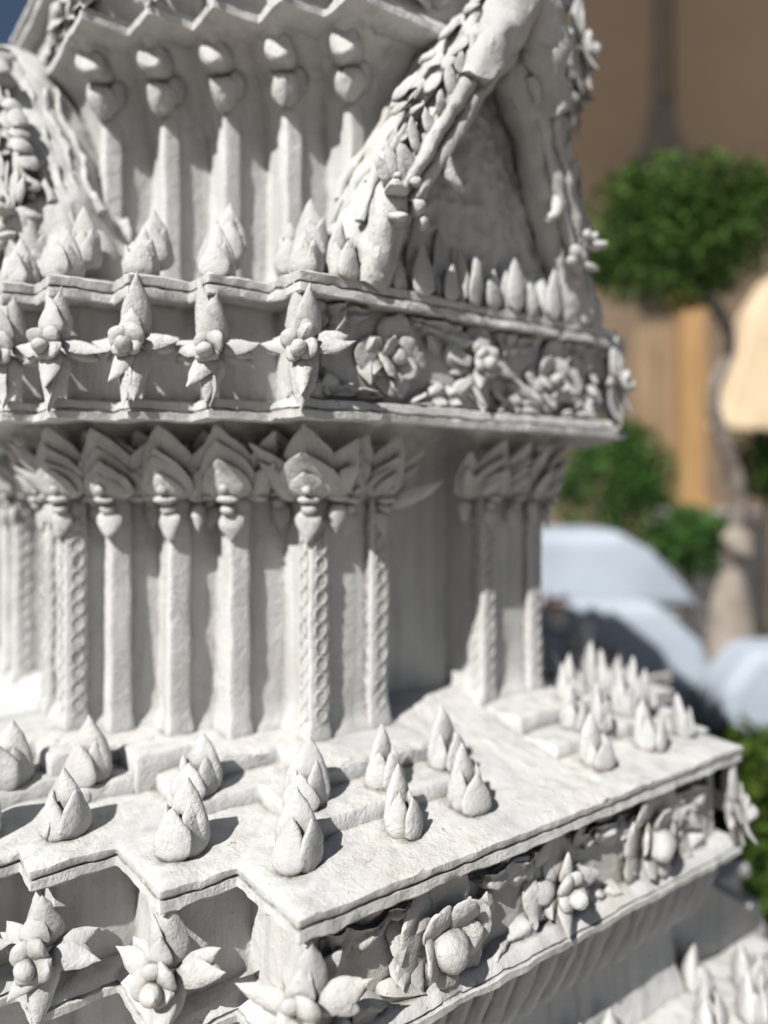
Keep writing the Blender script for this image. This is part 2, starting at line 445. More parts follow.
def flower(o, n, s=1.0, up=1.0, wrap=34, lean=0.0):
    """star flower: boss with four cup petals, side leaves, split leaf above and below"""
    o = V(o); n = V(n).normalized(); S = V((-n.y, n.x, 0))
    n0 = n; n = jv(n, .10)
    mb = MB(); c = o+n*.018*s+Z*random.uniform(-.006, .006)
    ball(mb, c+n*.020*s-Z*.007*s, (.0125*s, .0125*s, .012*s))
    r0 = random.uniform(-25, 25)
    for ang in (45, 135, 225, 315):
        q = math.radians(ang+r0+random.uniform(-14, 14)); d = S*math.cos(q)+Z*math.sin(q)
        petal(mb, c+n*.002*s, d+n*.30, n-d*.3, jit(.029, .15)*s, jit(.0165, .15)*s, .010*s, a=.5, b=.6, bend=.004*s, nr=12, nt=9, ridge=.2)
    f = mb.build('flower_ornament', STO, tower, OA, (20, 70), seed=sd())
    def leaf(base, U, Nn, L, W, T, k=.14, **kw):
        m = MB(); petal(m, base, jv(U, k), Nn, jit(L, .13)*s, jit(W, .13)*s, T*s, **kw); m.build('leaf', STO, f, OA, (20, 70), seed=sd())
    back = math.sin(math.radians(wrap)); tw = math.tan(math.radians(wrap))*.8
    for sg in (-1, 1):
        leaf(c+S*sg*.014*s-n*.004*s, S*sg-n*back*.8+Z*.05, n+Z*.45, .060, .0145, .006, a=.55, b=1.15, ridge=.7, bend=.006*s, side=.010*s*random.uniform(-1, 1), groove=.25)
        leaf(c+S*sg*.016*s-n*.010*s, S*sg-n*back+Z*random.choice((-.35, .40)), n+Z*.2, .052, .0140, .006, a=.55, b=1.0, ridge=.5, groove=.25)
        leaf(c+S*sg*.030*s-n*.016*s, S*sg-n*back*.9-Z*.30, n+Z*.2, .034, .011, .008, a=.5, b=.9, ridge=.5)
        hn = (n+S*sg*tw*1.1)
        leaf(c+S*sg*.0085*s+Z*.004*s-n*.010*s, Z-S*sg*.06-n*.03, hn, .086*up, .0195, .010, k=.08, a=.5, b=1.05, ridge=.75, bend=.008*s)
        leaf(c+S*sg*.008*s-Z*.004*s-n*.008*s, -Z+S*(-sg*.05+lean), hn, .080*up, .0185, .009, k=.10, a=.5, b=1.0, ridge=.75, bend=.010*s, side=.012*s*sg)
    if random.random() < .75:
        leaf(c+Z*.006*s, Z+n*.06, n, .050*up, .0170, .009, a=.45, b=.95, ridge=.6)
    leaf(c-Z*.008*s, -Z+S*(random.choice((-.25, .25))+lean)+n*.12, n, .056*up, .0155, .008, a=.5, b=.95, ridge=.6, bend=.016*s, side=.014*s)
    return f

def rosette(o, n, s=1.0, egg=1.0, four=False):
    o = V(o); n = jv(V(n), .10); S = V((-n.y, n.x, 0)).normalized(); W_ = n.cross(S)
    mb = MB()
    ball(mb, o+n*.022*s+Z*random.uniform(-.008, .004), (.022*s*egg, .018*s*egg, .018*s*egg), (jv(S, .2), n, Z), 18, 12)
    f = mb.build('rosette', STO, tower, (.0042, .0020), (20, 70), seed=sd())
    k0 = random.uniform(-14, 14) if four else random.uniform(0, 60)
    for ring, cnt, L, W in (((0, 4, .062, .030), (1, 4, .034, .020)) if four else ((0, 6, .064, .030), (1, 5, .042, .022))):
        for i in range(cnt):
            q = math.radians(k0+ring*45+i*360/cnt+random.uniform(-14, 14)); d = S*math.cos(q)*1.12-W_*math.sin(q)
            m = MB()
            petal(m, o+n*(.003+.009*ring)*s+d*.006*s, jv(d+n*(.16+.22*ring), .10), jv(n-d*.2, .16), jit(L, .15)*s, jit(W, .15)*s, .0065*s, a=.6, b=.75 if four else .48, bend=.008*s*random.uniform(-.3, 1.2), groove=.5, ridge=.35, nr=18, nt=12)
            m.build('petal', STO, f, (.0046, .0026), (24, 80), seed=sd())
    return f

def backing(x0, x1, y, z0, z1, cnt):
    """shallow carved leaves filling the ground of a frieze, one relief"""
    m = MB()
    vs = [V((x, yy, z)) for yy in (y-.001, y+.003) for x, z in ((x0, z0), (x1, z0), (x1, z1), (x0, z1))]
    m.add(vs, [(0, 1, 2, 3), (7, 6, 5, 4), (0, 4, 5, 1), (1, 5, 6, 2), (2, 6, 7, 3), (3, 7, 4, 0)])
    for _ in range(cnt):
        x = random.uniform(x0, x1); z = random.uniform(z0, z1); q = random.uniform(0, 6.283)
        petal(m, V((x, y, z)), V((math.cos(q), -.12, math.sin(q))), jv(V((0, -1, 0)), .3), jit(.054, .35), jit(.018, .3), .011, a=.5, b=.85, ridge=.65, bend=.012, nt=9, nr=12)
    return m.build('leaf_relief', STO, tower, (.0046, .0024), (26, 85), seed=sd())

def spray(o, n, dx, dz, s=1.0, cnt=4, lenf=1.0):
    """flat half leaf with a scalloped slanting edge, straight side against the fascia"""
    o = V(o); n = V(n).normalized(); S = V((-n.y, n.x, 0))
    if S.x < 0: S = -S
    mb = MB(); nu, nv = 40, 12; vs = []
    Lg = jit(.125, .12)*s*lenf; Hh = jit(.062, .12)*s; T = .024*s; ph = random.uniform(0, .6); cnt = random.choice((2, 3, 3)); wob = [random.uniform(.55, 1) for _ in range(8)]; pw = random.uniform(.7, 1.2)
    for side in (1, 0):
        for a in range(nu+1):
            u = a/nu
            lc = cnt*u**pw+ph; lob = abs(math.sin(math.pi*lc)); wb = wob[int(lc) % 8]
            hh = Hh*(1-u)**.62*wb*(.66+.34*lob**.6)*min(1, .35+u*9)
            for b in range(nv+1):
                v = b/nv
                e = min(1, (1-v)*4.5, u*9+.08, (1-u)*7+.02)
                th = T*max(0, e)**.55*(.50+.50*lob**.6)*(1-.25*v+.15*u)*(.85+.15*math.cos(3*math.pi*v))
                vs.append(o + S*dx*(Lg*u + .016*s*v*(1-u)) + Z*dz*(hh*v-.004) + n*(th if side else -.004))
    fs = []; w = nv+1; off = (nu+1)*w
    for a in range(nu):
        for b in range(nv):
            q = (a*w+b, a*w+b+1, (a+1)*w+b+1, (a+1)*w+b)
            fs.append(q if dx*dz < 0 else q[::-1]); q2 = tuple(k+off for k in q); fs.append(q2[::-1] if dx*dz < 0 else q2)
    mb.add(vs, fs)
    return mb.build('leaf_spray', STO, tower, (.0050, .0026), (24, 80), seed=sd())

D1 = V((-1, -1, 0)).normalized(); NX = V((-1, 0, 0)); NY = V((0, -1, 0))
DR = V((1, -1, 0)).normalized(); PX = V((1, 0, 0)); DL = V((-1, 1, 0)).normalized()

# --- lower tier buds
zt0, zt1 = -.461, -.431
for i, p in enumerate(lowP[:4]):
    bud(p+V((.056, .066 if i else .094, zt0)), D1, .93)
    bud(p+V((.116, .156 if i else .178, zt1)), D1, .92)
for x in (.640, .762): bud((x, .815, zt0), NY, .90, slim=.82, spread=1.3); bud((x+.03, .895, zt1), NY, .90, slim=.82, spread=1.3)
for x in (1.052, 1.20): bud((x, .812, zt0), NY, .86, slim=.85, spread=1.3); bud((x+.05, .90, zt1), NY, .86, slim=.85, spread=1.3)
for k in (0, 1, 2, 3):
    p = V((2*CX-lowP[k].x, lowP[k].y, 0))
    bud(p+V((-.06, .085, zt0)), DR, .84, slim=.8); bud(p+V((-.125, .165, zt1)), DR, .86, slim=.75, tall=1.15)
for x, y in ((1.13, .865), (1.15, .955), (1.22, 1.0), (1.33, 1.0), (1.30, .915), (1.28, 1.08), (1.38, 1.08)): bud((x, y, zt1+.005), DR, .86, slim=.84, tall=1.08)
# flowers on the lower frieze
zc = -.582
for i, p in enumerate(lowP[:4]): flower(p+V((.020, .020, zc)), D1, 1.08, up=.85)
yf = lowP[0].y+.034
flower((.888, yf, zc), NY, 1.12, up=.82, wrap=4)
flower((2*CX-lowP[0].x-.02, lowP[0].y+.02, zc), DR, 1.1, up=.9)
for x in (.660, 1.118): rosette((x, yf, zc), NY, 1.18, egg=1.25)
for x, d in ((.478, 1), (.850, -1), (.925, 1), (1.285, -1)):
    spray((x, yf, zc+.058), NY, d, -1, 1.05, 5); spray((x, yf, zc-.062), NY, d, 1, 1.05, 4)

backing(.48, 1.30, yf-.001, zc-.055, zc+.055, 46)
# --- middle tier buds
za, zb_ = .303, .342
for i, p in enumerate(midP):
    bud(p+V((.028, .030, za)), D1, .86, slim=.90); bud(p+V((.070, .085, zb_)), D1, .92, slim=.86, tall=1.10)
for x in (.672, .768, .868, .965, 1.06, 1.15):
    bud((x, .936, za), NY, .96, slim=.74, tall=1.42, spread=1.5); bud((x+.040, .962, za+.012), NY, .96, slim=.70, tall=1.72, spread=1.5)
for k in (0, 1, 2):
    p = V((2*CX-midP[k].x, midP[k].y, 0)); bud(p+V((-.04, .04, za)), DR, .85, slim=.85)
for i, c in enumerate(midC): bud(c+V((.052, .030, zb_-.012)), D1, .84, slim=.80, tall=1.05)
for x, y in ((.625, .936), (.72, .94), (.818, .938), (.915, .94), (1.012, .94), (1.105, .94), (1.19, .94)): bud((x, y, za), NY, .80, slim=.78, tall=1.18, spread=1.5)
for y in (1.33, 1.43, 1.54):
    bud((midP[4].x+.04, y, za), NX, .8)
zc = .199
for i, p in enumerate(midP): flower(p+V((.012, .012, zc)), D1, .98, up=1.04, wrap=40)
yf = midP[0].y+.032
flower((.905, yf, zc+.004), NY, 1.08, up=.85, wrap=4)
flower((2*CX-midP[0].x-.012, midP[0].y+.012, zc), DR, 1.0)
flower((2*CX-midP[1].x-.012, midP[1].y+.012, zc), DR, 1.0)
for x in (.722, 1.085): rosette((x, yf, zc), NY, 1.05, egg=.62, four=True)
for x, d in ((.578, 1), (.868, -1), (.940, 1), (1.215, -1)):
    spray((x, yf, zc+.060), NY, d, -1, .95, 5); spray((x, yf, zc-.064), NY, d, 1, .95, 5)
backing(.60, 1.22, yf-.001, zc-.055, zc+.055, 36)
for k, y in enumerate((1.38, 1.54)): flower((midP[4].x+.032, y, zc), NX, 1.0, wrap=4)

# --- capitals of the main shaft
def capital(o, n, s=1.0, sides=True, wrapdeg=45, front=True):
    s *= .98
    o = V(o); n = V(n).normalized(); S = V((-n.y, n.x, 0))
    mb = MB()
    petal(mb, o-n*.016*s, jv(Z+n*.30, .06), n, .132*s, .054*s, .020*s, a=.40, b=1.0, bend=.040*s, ridge=.9, nr=20, nt=15)
    ball(mb, o+n*.024*s-Z*.002, (.019*s, .009*s, .007*s), (S, n, jv(Z, .2)))
    c = mb.build('capital', STO, tower, OA, (18, 70), seed=sd())
    def leaf(base, U, Nn, L, W, T, name='leaf', k=.10, **kw):
        m = MB(); petal(m, base, jv(U, k), jv(Nn, .12), jit(L)*s, jit(W)*s, T*s, **kw); m.build(name, STO, c, OA, (18, 70), seed=sd())
    leaf(o-n*.004*s, Z+n*.34, n, .100, .049, .020, a=.40, b=1.0, bend=.034*s, ridge=.9)
    leaf(o+n*.006*s, Z+n*.36, n, .076, .041, .018, a=.40, b=1.0, bend=.026*s, ridge=.9)
    leaf(o+n*.015*s, Z+n*.38, n, .053, .030, .014, a=.42, b=.95, bend=.016*s, ridge=.8)
    leaf(o+n*.006*s-Z*.020*s, -Z+n*.02, n, .050, .021, .010, a=.45, b=.95, ridge=.7)
    m = MB(); ball(m, o+n*.015*s-Z*.017*s, (.013*s, .010*s, .010*s), (S, n, jv(Z, .2))); m.build('bead', STO, c, OA, (18, 70), seed=sd())
    m = MB(); ball(m, o+n*.034*s+Z*.014*s, .008*s); m.build('bead', STO, c, OA, (18, 70), seed=sd())
    if sides:
        for sg in (-1, 1):
            sn = n+S*sg*math.tan(math.radians(wrapdeg))*.8
            leaf(o+S*sg*.026*s-n*.024*s, Z+S*sg*.42+n*.22, sn, .120, .034, .018, a=.45, b=1.05, bend=.034*s, ridge=.7)
            leaf(o+S*sg*.030*s-n*.012*s, Z+S*sg*.62+n*.22, sn, .080, .022, .014, a=.45, b=1.05, bend=.026*s, ridge=.6)
            m = MB(); ball(m, o+S*sg*.042*s-n*.012*s+Z*.002, (.019*s, .010*s, .008*s), ((S*sg-n*.7).normalized(), (n+S*sg*.7).normalized(), jv(Z, .25))); m.build('bead', STO, c, OA, (18, 70), seed=sd())
            if random.random() < .4: leaf(o+S*sg*.042*s-n*.020*s-Z*.006, -Z, sn, .050, .015, .010, a=.5, b=1.0, ridge=.5)
    return c
zc = -.018
for p in shP: capital(p+V((.002, .002, zc)), D1, 1.0)
for c in shC: capital(c+V((.0, .0, zc+.010)), D1, .90, sides=False)
for x in (.700, .768, 1.02, 1.085): capital((x, shP[0].y+.004, zc), NY, .92, sides=True, wrapdeg=25)
for k in (0, 1, 2): capital((2*CX-shP[k].x-.002, shP[k].y+.002, zc), DR, 1.0)
for y in (1.38, 1.46, 1.71, 1.80): capital((shP[4].x+.004, y, zc), NX, .95, wrapdeg=25)
# long outward leaf beside the niche
m = MB(); petal(m, V((.79, 1.03, -.03)), V((.8, -.45, .42)), NY, .10, .016, .012, a=.5, b=.9, ridge=.5); m.build('capital', STO, tower, OA, seed=sd())

# --- capitals of the upper shaft: ball above a heart shaped hanging leaf
def heart(o, n, s=1.0):
    o = V(o); n = V(n).normalized(); S = V((-n.y, n.x, 0))
    mb = MB(); fwd = (n+Z*-.12).normalized()
    tube(mb, [o+n*.0+Z*.016*s, o+n*.036*s+Z*.015*s, o+n*.056*s+Z*.013*s, o+n*.061*s+Z*.013*s], [.030*s, .030*s, .027*s, .015*s], n=18)
    c = mb.build('capital', STO, tower, OA, (18, 70), seed=sd())
    for sg in (-1, 1):
        m = MB(); petal(m, o+S*sg*.014*s+n*.016*s-Z*.016*s, jv(-Z-S*sg*.18-n*.22, .08), n+S*sg*.75, .060*s, .027*s, .015*s, a=.38, b=.9, ridge=.35, nr=18); m.build('leaf', STO, c, OA, (18, 70), seed=sd())
        m = MB(); petal(m, o+S*sg*.026*s-n*.004*s+Z*.004*s, jv(-Z-S*sg*.05-n*.1, .08), n*.5+S*sg*1.1, .050*s, .022*s, .015*s, a=.4, b=.7, ridge=.3); m.build('leaf', STO, c, OA, (18, 70), seed=sd())
    return c
for p in upP: heart(p+V((-.002, -.002, .684)), D1, .86)
for k in (0, 1): heart(V((2*CX-upP[k].x+.004, upP[k].y-.002, .684)), DR, .86)
for i, p in enumerate(coP): flower(p+V((.012, .012, .826)), D1, 1.0)
for k in (0, 1, 2): flower(V((2*CX-coP[k].x-.012, coP[k].y+.012, .83)), DR, 1.15); 
for k in (0, 1): spray(V((2*CX-coP[k].x-.01, coP[k].y+.0, .77)), DR, 1, 1, 1.1, 5)
for x in (.72, .80, .98, 1.06): rosette((x, coP[0].y+.03, .826), NY, .85, egg=.7)
for y in (1.30, 1.40): rosette((coP[4].x+.03, y, .82), NX, .9, egg=.7)
for k in range(4):                              # corner leaves at the left end of the upper tier
    spray(V((coP[4].x+.03, 1.24+.06*k, .77)), NX, -1, 1, 1.1, 4)

# --- relief leaves on the base shaft
for i in range(17):
    x = .60+i*.045
    m = MB()
    petal(m, V((x, lowP[0].y+.084, -.80)), V((.45, -.1, 1)), NY, .15, .022, .026, a=.5, b=.8, ridge=.5, bend=.02); m.build('relief_leaf', STO, tower, OA, seed=sd())
for x, y in ((.97, .775), (1.05, .775), (1.20, .70), (1.27, .74), (1.34, .70), (1.42, .75), (1.48, .70), (1.33, .80)):
    bud((x, y, -.944), DR if x > 1.1 else NY, .98, slim=.95)
for i, p in enumerate(lowP[:4]): bud(p+V((-.05, -.05, -.946)), D1, .95)
for x in (.5, .62, .74, .86): bud((x, .66, -.946), NY, .95)

m = MB(); k = []
fl = [(1.12, -.675), (1.27, -.675), (1.36, -.74), (1.50, -.83), (1.66, -.93), (1.66, -1.0), (1.12, -1.0)]
cpf = [V((x, 0, z)) for x, z in fl]
nn_ = len(cpf); m.add([V((p.x, .835, p.z)) for p in cpf]+[V((p.x, 1.2, p.z)) for p in cpf], [tuple(range(nn_))]+[(i, nn_+i, nn_+(i+1) % nn_, (i+1) % nn_) for i in range(nn_)])
m.build('base_flank', ST, tower, (.003, .001), sharp=30)
# --- pediments on the upper shaft
def pediment(q):
    def T(x, y, z): return rotq((x, y, z), upCY, q)
    def D(x, y, z): return T(CX+x, upCY+y, z)-T(CX, upCY, 0)
    ny = D(0, -1, 0)
    # roof slab: front curve swept back to the wall
    mb = MB()
    half = [(.246, .31, .915), (.226, .37, .902), (.204, .435, .890), (.172, .49, .882), (.135, .555, .872), (.098, .62, .862), (.062, .68, .852), (.030, .73, .842), (.0, .765, .836)]
    curve = [(-a, z, y) for a, z, y in half] + [(a, z, y) for a, z, y in half[::-1][1:]]
    cp = catmull([V((a, y, z)) for a, z, y in curve], 5)
    back = 1.06; nb = 12; th = .030
    vs = []; fs = []
    m_ = len(cp)
    for i, c in enumerate(cp):
        sgn = -1 if c.x < 0 else 1
        out = V((sgn*.78, 0, .62)) if abs(c.x) > .012 else V((0, 0, 1))
        for j in range(nb+1):
            t = j/nb; bl = .034*math.sin(math.pi*min(1, t*1.1+.08))+.004
            y = c.y+.012+(back-c.y)*t
            vs.append(T(CX+c.x+out.x*bl, y, c.z+out.z*bl))
        for j in range(nb+1):
            t = 1-j/nb; y = c.y+.012+(back-c.y)*t
            vs.append(T(CX+c.x-out.x*th*.6, y, c.z-out.z*th*.6))
    w = 2*(nb+1)
    for i in range(m_-1):
        for j in range(w):
            k = (j+1) % w
            fs.append((i*w+j, (i+1)*w+j, (i+1)*w+k, i*w+k))
    fs.append(tuple(range(w))); fs.append(tuple((m_-1)*w+j for j in range(w))[::-1])
    mb.add(vs, fs)
    # swollen flank that melts into the shaft wall
    ped = mb.build('pediment', ST, tower, (.0075, .0028), (15, 55), seed=sd())
    for sg in (-1, 1):
        def pt(i, dn=0, dy=0):
            a, z, y = half[i]; return T(CX+sg*(a+dn*.78), y+dy, z+dn*.62)
        # lower double roll and heavy upper roll along the verge
        m = MB()
        tube(m, [pt(i, -.004, -.006) for i in (2, 3, 4, 5, 6)], [.010, .0125, .014, .014, .013], up=ny)
        tube(m, [pt(i, -.030, -.004) for i in (2, 3, 4, 5, 6)], [.009, .011, .0125, .012, .012], up=ny)
        m.build('verge_roll', STO, ped, (.006, .0026), (22, 70), seed=sd())
        m = MB()
        tube(m, [pt(5, -.008, -.016), pt(6, -.004, -.016), pt(7, 0, -.014), pt(8, .004, -.014)], [.022, .034, .044, .048], n=18, up=ny)
        ball(m, pt(6, .012, .03), (.035, .05, .035)); ball(m, pt(7, .0, .05), (.045, .05, .04))
        m.build('verge_roll', STO, ped, (.010, .0034), (22, 70), seed=sd())
        for i in (2, 3, 4, 5, 6):
            for h in (0, .5):
                a = V(half[i]); b = V(half[min(i+1, 8)]); c = a.lerp(b, h)
                m = MB(); o = T(CX+sg*(c.x+.004+random.uniform(-.004, .004)), c.z-.006, c.y-.002)
                petal(m, o, jv(D(sg*(.30 if h else .05), .05, 1.0), .12), ny+jv((0, 0, 0.01), .3)*.3, jit(.046, .25), jit(.0145, .2), .0065, a=.5, b=.85, ridge=.4, bend=.004); m.build('crest_leaf', STO, ped, OA, (24, 80), seed=sd())
        # draped folds running down the flank
        m = MB()
        for dy in (.022, .045, .070, .098, .125):
            a0 = random.choice((1, 1, 2)); a1 = random.choice((6, 7, 7))
            tube(m, [pt(k, .030, dy+random.uniform(-.008, .008)) for k in range(a0, a1+1)], [random.uniform(.004, .012) for k in range(a0, a1+1)], n=10, squash=.8, up=ny)
        m.build('fold', STO, ped, (.008, .003), (18, 60), seed=sd())
        for _ in range(16):
            u = random.uniform(1, 6.4); a = V(half[int(u)]).lerp(V(half[int(u)+1]), u-int(u)); dy = random.uniform(.01, .10)
            m = MB(); petal(m, T(CX+sg*(a.x+.014), a.z+.009, a.y+.02+dy), jv(D(sg*-.6, random.uniform(-.25, .25), .8), .10), D(sg*.78, -.1, .62), jit(.05, .3), .017, .008, a=.5, b=.9, ridge=.6)
            m.build('flank_leaf', STO, ped, OA, (24, 80), seed=sd())
        m = MB()
        tube(m, [pt(k, -.020, .030) for k in range(0, 9)], [.036, .034, .033, .034, .034, .036, .040, .044, .046], n=16, up=ny)
        m.build('drapery', STO, ped, (.011, .0036), (17, 60), seed=sd())
        # naga head at the foot
        hx, hz, hy = .208, .430, .888
        m = MB()
        tube(m, [T(CX+sg*(hx-.02), hy+.05, hz+.03), T(CX+sg*hx, hy+.024, hz+.0), T(CX+sg*(hx+.010), hy+.02, hz-.045), T(CX+sg*(hx+.012), hy+.035, hz-.10), T(CX+sg*(hx+.012), hy+.07, hz-.14)], [.018, .022, .020, .024, .030], n=14)
        ball(m, T(CX+sg*(hx+.012), hy+.115, .34), (.05, .06, .085)); ball(m, T(CX+sg*hx, hy+.012, hz-.016), (.024, .026, .034))
        hd = m.build('naga_head', STO, ped, (.004, .0016), (22, 70), seed=sd())
        m = MB(); petal(m, T(CX+sg*hx, hy, hz-.002), D(sg*.55, -.75, -.25), D(0, 0, 1), .046, .017, .014, a=.4, b=.5, back=.3, ridge=.3, bend=.010); m.build('snout', STO, hd, OA, (24, 80), seed=sd())
        m = MB(); petal(m, T(CX+sg*hx, hy, hz-.028), D(sg*.5, -.75, -.42), D(0, 0, -1), .038, .015, .010, a=.4, b=.5, back=.3); m.build('jaw', STO, hd, OA, (24, 80), seed=sd())
        m = MB(); ball(m, T(CX+sg*(hx+.014), hy-.022, hz+.014), .008); ball(m, T(CX+sg*(hx-.014), hy-.026, hz+.012), .008); m.build('eye', STO, hd, OA, (24, 80), seed=sd())
        for dx_, L in ((.0, .060), (.5, .048), (-.5, .046)):
            m = MB(); petal(m, T(CX+sg*(hx+dx_*.02), hy+.004, hz+.012), jv(D(sg*(.25+dx_*.6), -.1, 1), .08), ny, L, .014, .010, a=.5, b=.85, ridge=.5, bend=-.006); m.build('crest_leaf', STO, hd, OA, (24, 80), seed=sd())
        for k in (0, 1): 
            m = MB(); ball(m, T(CX+sg*(hx-.030-.012*k), hy-.012, hz-.018-.02*k), .013-.003*k); m.build('curl', STO, hd, OA, (24, 80), seed=sd())
    # finial mass at the apex
    m = MB()
    tube(m, [T(CX, .90, .70), T(CX, .855, .765), T(CX+.004, .838, .82), T(CX+.006, .85, .90), T(CX, .86, .98)], [.040, .043, .034, .024, .008], n=16, up=D(1, 0, 0))
    m.build('finial', STO, ped, (.006, .002), (22, 60), seed=sd())
    # tympanum with low relief
    m = MB()
    K = [(-.175, .30), (-.17, .46), (-.09, .60), (0, .72), (.09, .60), (.17, .46), (.175, .30)]
    n_ = len(K); vs = [T(CX+a, .955, z) for a, z in K]+[T(CX+a, 1.05, z) for a, z in K]
    fs = [tuple(range(n_))] + [(i, n_+i, n_+(i+1) % n_, (i+1) % n_) for i in range(n_)]
    m.add(vs, fs); ty = m.build('tympanum', ST, ped, (0, 0), sharp=20)
    # dense carving: a displaced sheet of scrolls and folds
    m = MB(); nu, nv = 56, 84; vs = []; fs = []
    for b in range(nv+1):
        z = .305+b/nv*.40
        hw = max(.004, .182*min(1, (.725-z)/.30))
        for a in range(nu+1):
            x = (a/nu*2-1)*hw; p = V((x*1.0, q*7.0, z))
            h = noise.noise(V((x*26, q*3+.3, z*9)))*.012 + (.5-abs(noise.noise(V((x*30, 5.1+q, z*24)))))*.016 + (.5-abs(noise.noise(V((x*62, 9.1+q, z*50)))))*.006
            fig = math.exp(-((x/.055)**2)-((z-.50)/.13)**2)*.020
            vs.append(T(CX+x, .944-h-fig, z))
    w = nu+1
    for b in range(nv):
        for a in range(nu): fs.append((b*w+a, b*w+a+1, (b+1)*w+a+1, (b+1)*w+a))
    m.add(vs, fs)
    m.build('relief', ST, ty, (.003, .0015), (24, 60), sharp=70, seed=sd())
    for sg in (-1, 1):                            # hooks hanging inside the verge
        m = MB(); tube(m, [T(CX+sg*.125, .885, .535), T(CX+sg*.128, .875, .50), T(CX+sg*.118, .868, .468), T(CX+sg*.096, .866, .45)], [.010, .0105, .009, .005], up=ny); m.build('hook', STO, ped, OA, seed=sd())
pediment(0); pediment(1)

# ------------------------------------------------------------------ background
def at(r, f, z): p = RGT*r+FWD*f; return V((p.x, p.y, z-H0))     # metres right / ahead of the viewer, height above ground
def box(mb, r0, r1, f0, f1, za, zb):
    vs = [at(r, f, z) for z in (za, zb) for (r, f) in ((r0, f0), (r1, f0), (r1, f1), (r0, f1))]
    mb.add(vs, [(0, 3, 2, 1), (4, 5, 6, 7), (0, 1, 5, 4), (1, 2, 6, 5), (2, 3, 7, 6), (3, 0, 4, 7)])
def bevel(o, w=.01):
    b = o.modifiers.new('bevel', 'BEVEL'); b.width = w; b.segments = 3; return o
def prism(mb, pts, f0, f1):
    n = len(pts); vs = [at(r, f0, z) for r, z in pts]+[at(r, f1, z) for r, z in pts]
    mb.add(vs, [tuple(range(n))[::-1], tuple(range(n, 2*n))]+[(i, (i+1) % n, n+(i+1) % n, n+i) for i in range(n)])

GR1 = leafmat('leaf_green', (.022, .052, .010), (.070, .130, .024))
GR2 = leafmat('leaf_dark_green', (.018, .050, .012), (.055, .125, .022))
GR3 = leafmat('leaf_yellow_green', (.010, .028, .006), (.060, .095, .008))
BARK = simple('bark', (.10, .075, .055), (.035, .026, .02), 14, .9, .4)
BARKL = simple('pale_bark', (.17, .15, .13), (.07, .058, .048), 9, .9, .4)
def crown(name, c, rad, n, mat, parent, size=.035):
    vs = []; fs = []
    rx, ry, rz_ = rad
    cl = [V((random.gauss(0, 1), random.gauss(0, 1), random.gauss(0, 1))).normalized()*random.uniform(.55, .95) for _ in range(46)]
    for _ in range(n):
        k = random.choice(cl); d = k + V((random.gauss(0, .17), random.gauss(0, .17), random.gauss(0, .17)))
        if random.random() < .25: d = V((random.gauss(0, .45), random.gauss(0, .45), random.gauss(0, .45)))
        if d.length > 1.08: d = d.normalized()*random.uniform(.95, 1.08)
        p = c+RGT*(d.x*rx)+FWD*(d.y*ry)+Z*(d.z*rz_)
        U = jv(d*.5+V((random.gauss(0, 1), random.gauss(0, 1), random.gauss(0, 1)))*.6+Z*.2, .1); W_ = U.cross(jv((.3, .2, .9), .8)).normalized()
        L = size*random.uniform(.7, 1.4); w = L*.34; i = len(vs)
        vs += [p, p+U*L*.5+W_*w, p+U*L, p+U*L*.5-W_*w]; fs.append((i, i+1, i+2, i+3))
    m = MB(); m.v = vs; m.f = fs
    return m.build(name, mat, parent, (0, 0), smooth=False)
def shrub(name, r, f, z, rad, n, mat, label, cat, trunk=None, group=None, size=.035, bark=BARK):
    t = empty(name, at(r, f, 0)+Z*H0); tag(t, label, cat, group)
    def par(o):
        o.parent = t; o.matrix_parent_inverse = Matrix.Translation(-t.location)
        return o
    par(crown('crown', at(r, f, z), rad, n, mat, None, size))
    m = MB()
    if trunk:
        tube(m, [at(*p[:3]) for p in trunk], [p[3] for p in trunk], n=10, up=FWD)
    else:
        tube(m, [at(r, f, 0), at(r+.02, f, z*.6), at(r, f, z)], [.04, .03, .02], n=8, up=FWD)
    par(m.build('trunk', bark, None, (.01, .003), (9, 30)))
    return t
shrub('topiary_tree', 1.52, 4.0, 2.92, (.50, .48, .36), 12000, GR1, 'round clipped topiary tree with a crooked trunk, tallest green crown on the right', 'tree',
      trunk=[(1.72, 4.05, .0, .055), (1.66, 4.05, .50, .045), (1.90, 4.05, .82, .04), (1.80, 4.03, 1.20, .036), (1.86, 4.02, 1.53, .042), (1.76, 4.0, 1.86, .036), (1.71, 4.0, 2.08, .033), (1.80, 4.0, 2.36, .031), (1.68, 4.0, 2.62, .035), (1.56, 4.0, 2.85, .03)], bark=BARKL)
m_ = None
shrub('shrub', 1.40, 4.7, 1.63, (.36, .34, .36), 6000, GR2, 'round dark green shrub left of the orange post, above the white balustrade', 'shrub')
shrub('shrub', 1.74, 4.45, 1.28, (.27, .24, .19), 3200, GR2, 'small low green shrub below the round one, beside the grey branch', 'shrub')
shrub('shrub', 2.34, 4.7, 1.73, (.22, .22, .20), 2500, GR1, 'green shrub at the right edge behind the crooked trunk', 'shrub')
shrub('hedge', 1.48, 3.0, .22, (.36, .3, .42), 6000, GR3, 'dark bush with yellow green leaves at the lower right edge', 'hedge', size=.05)
shrub('hedge', 2.15, 4.4, .30, (.5, .3, .42), 5000, GR2, 'dark green bush on the ground behind the yellow green one', 'hedge', size=.05)

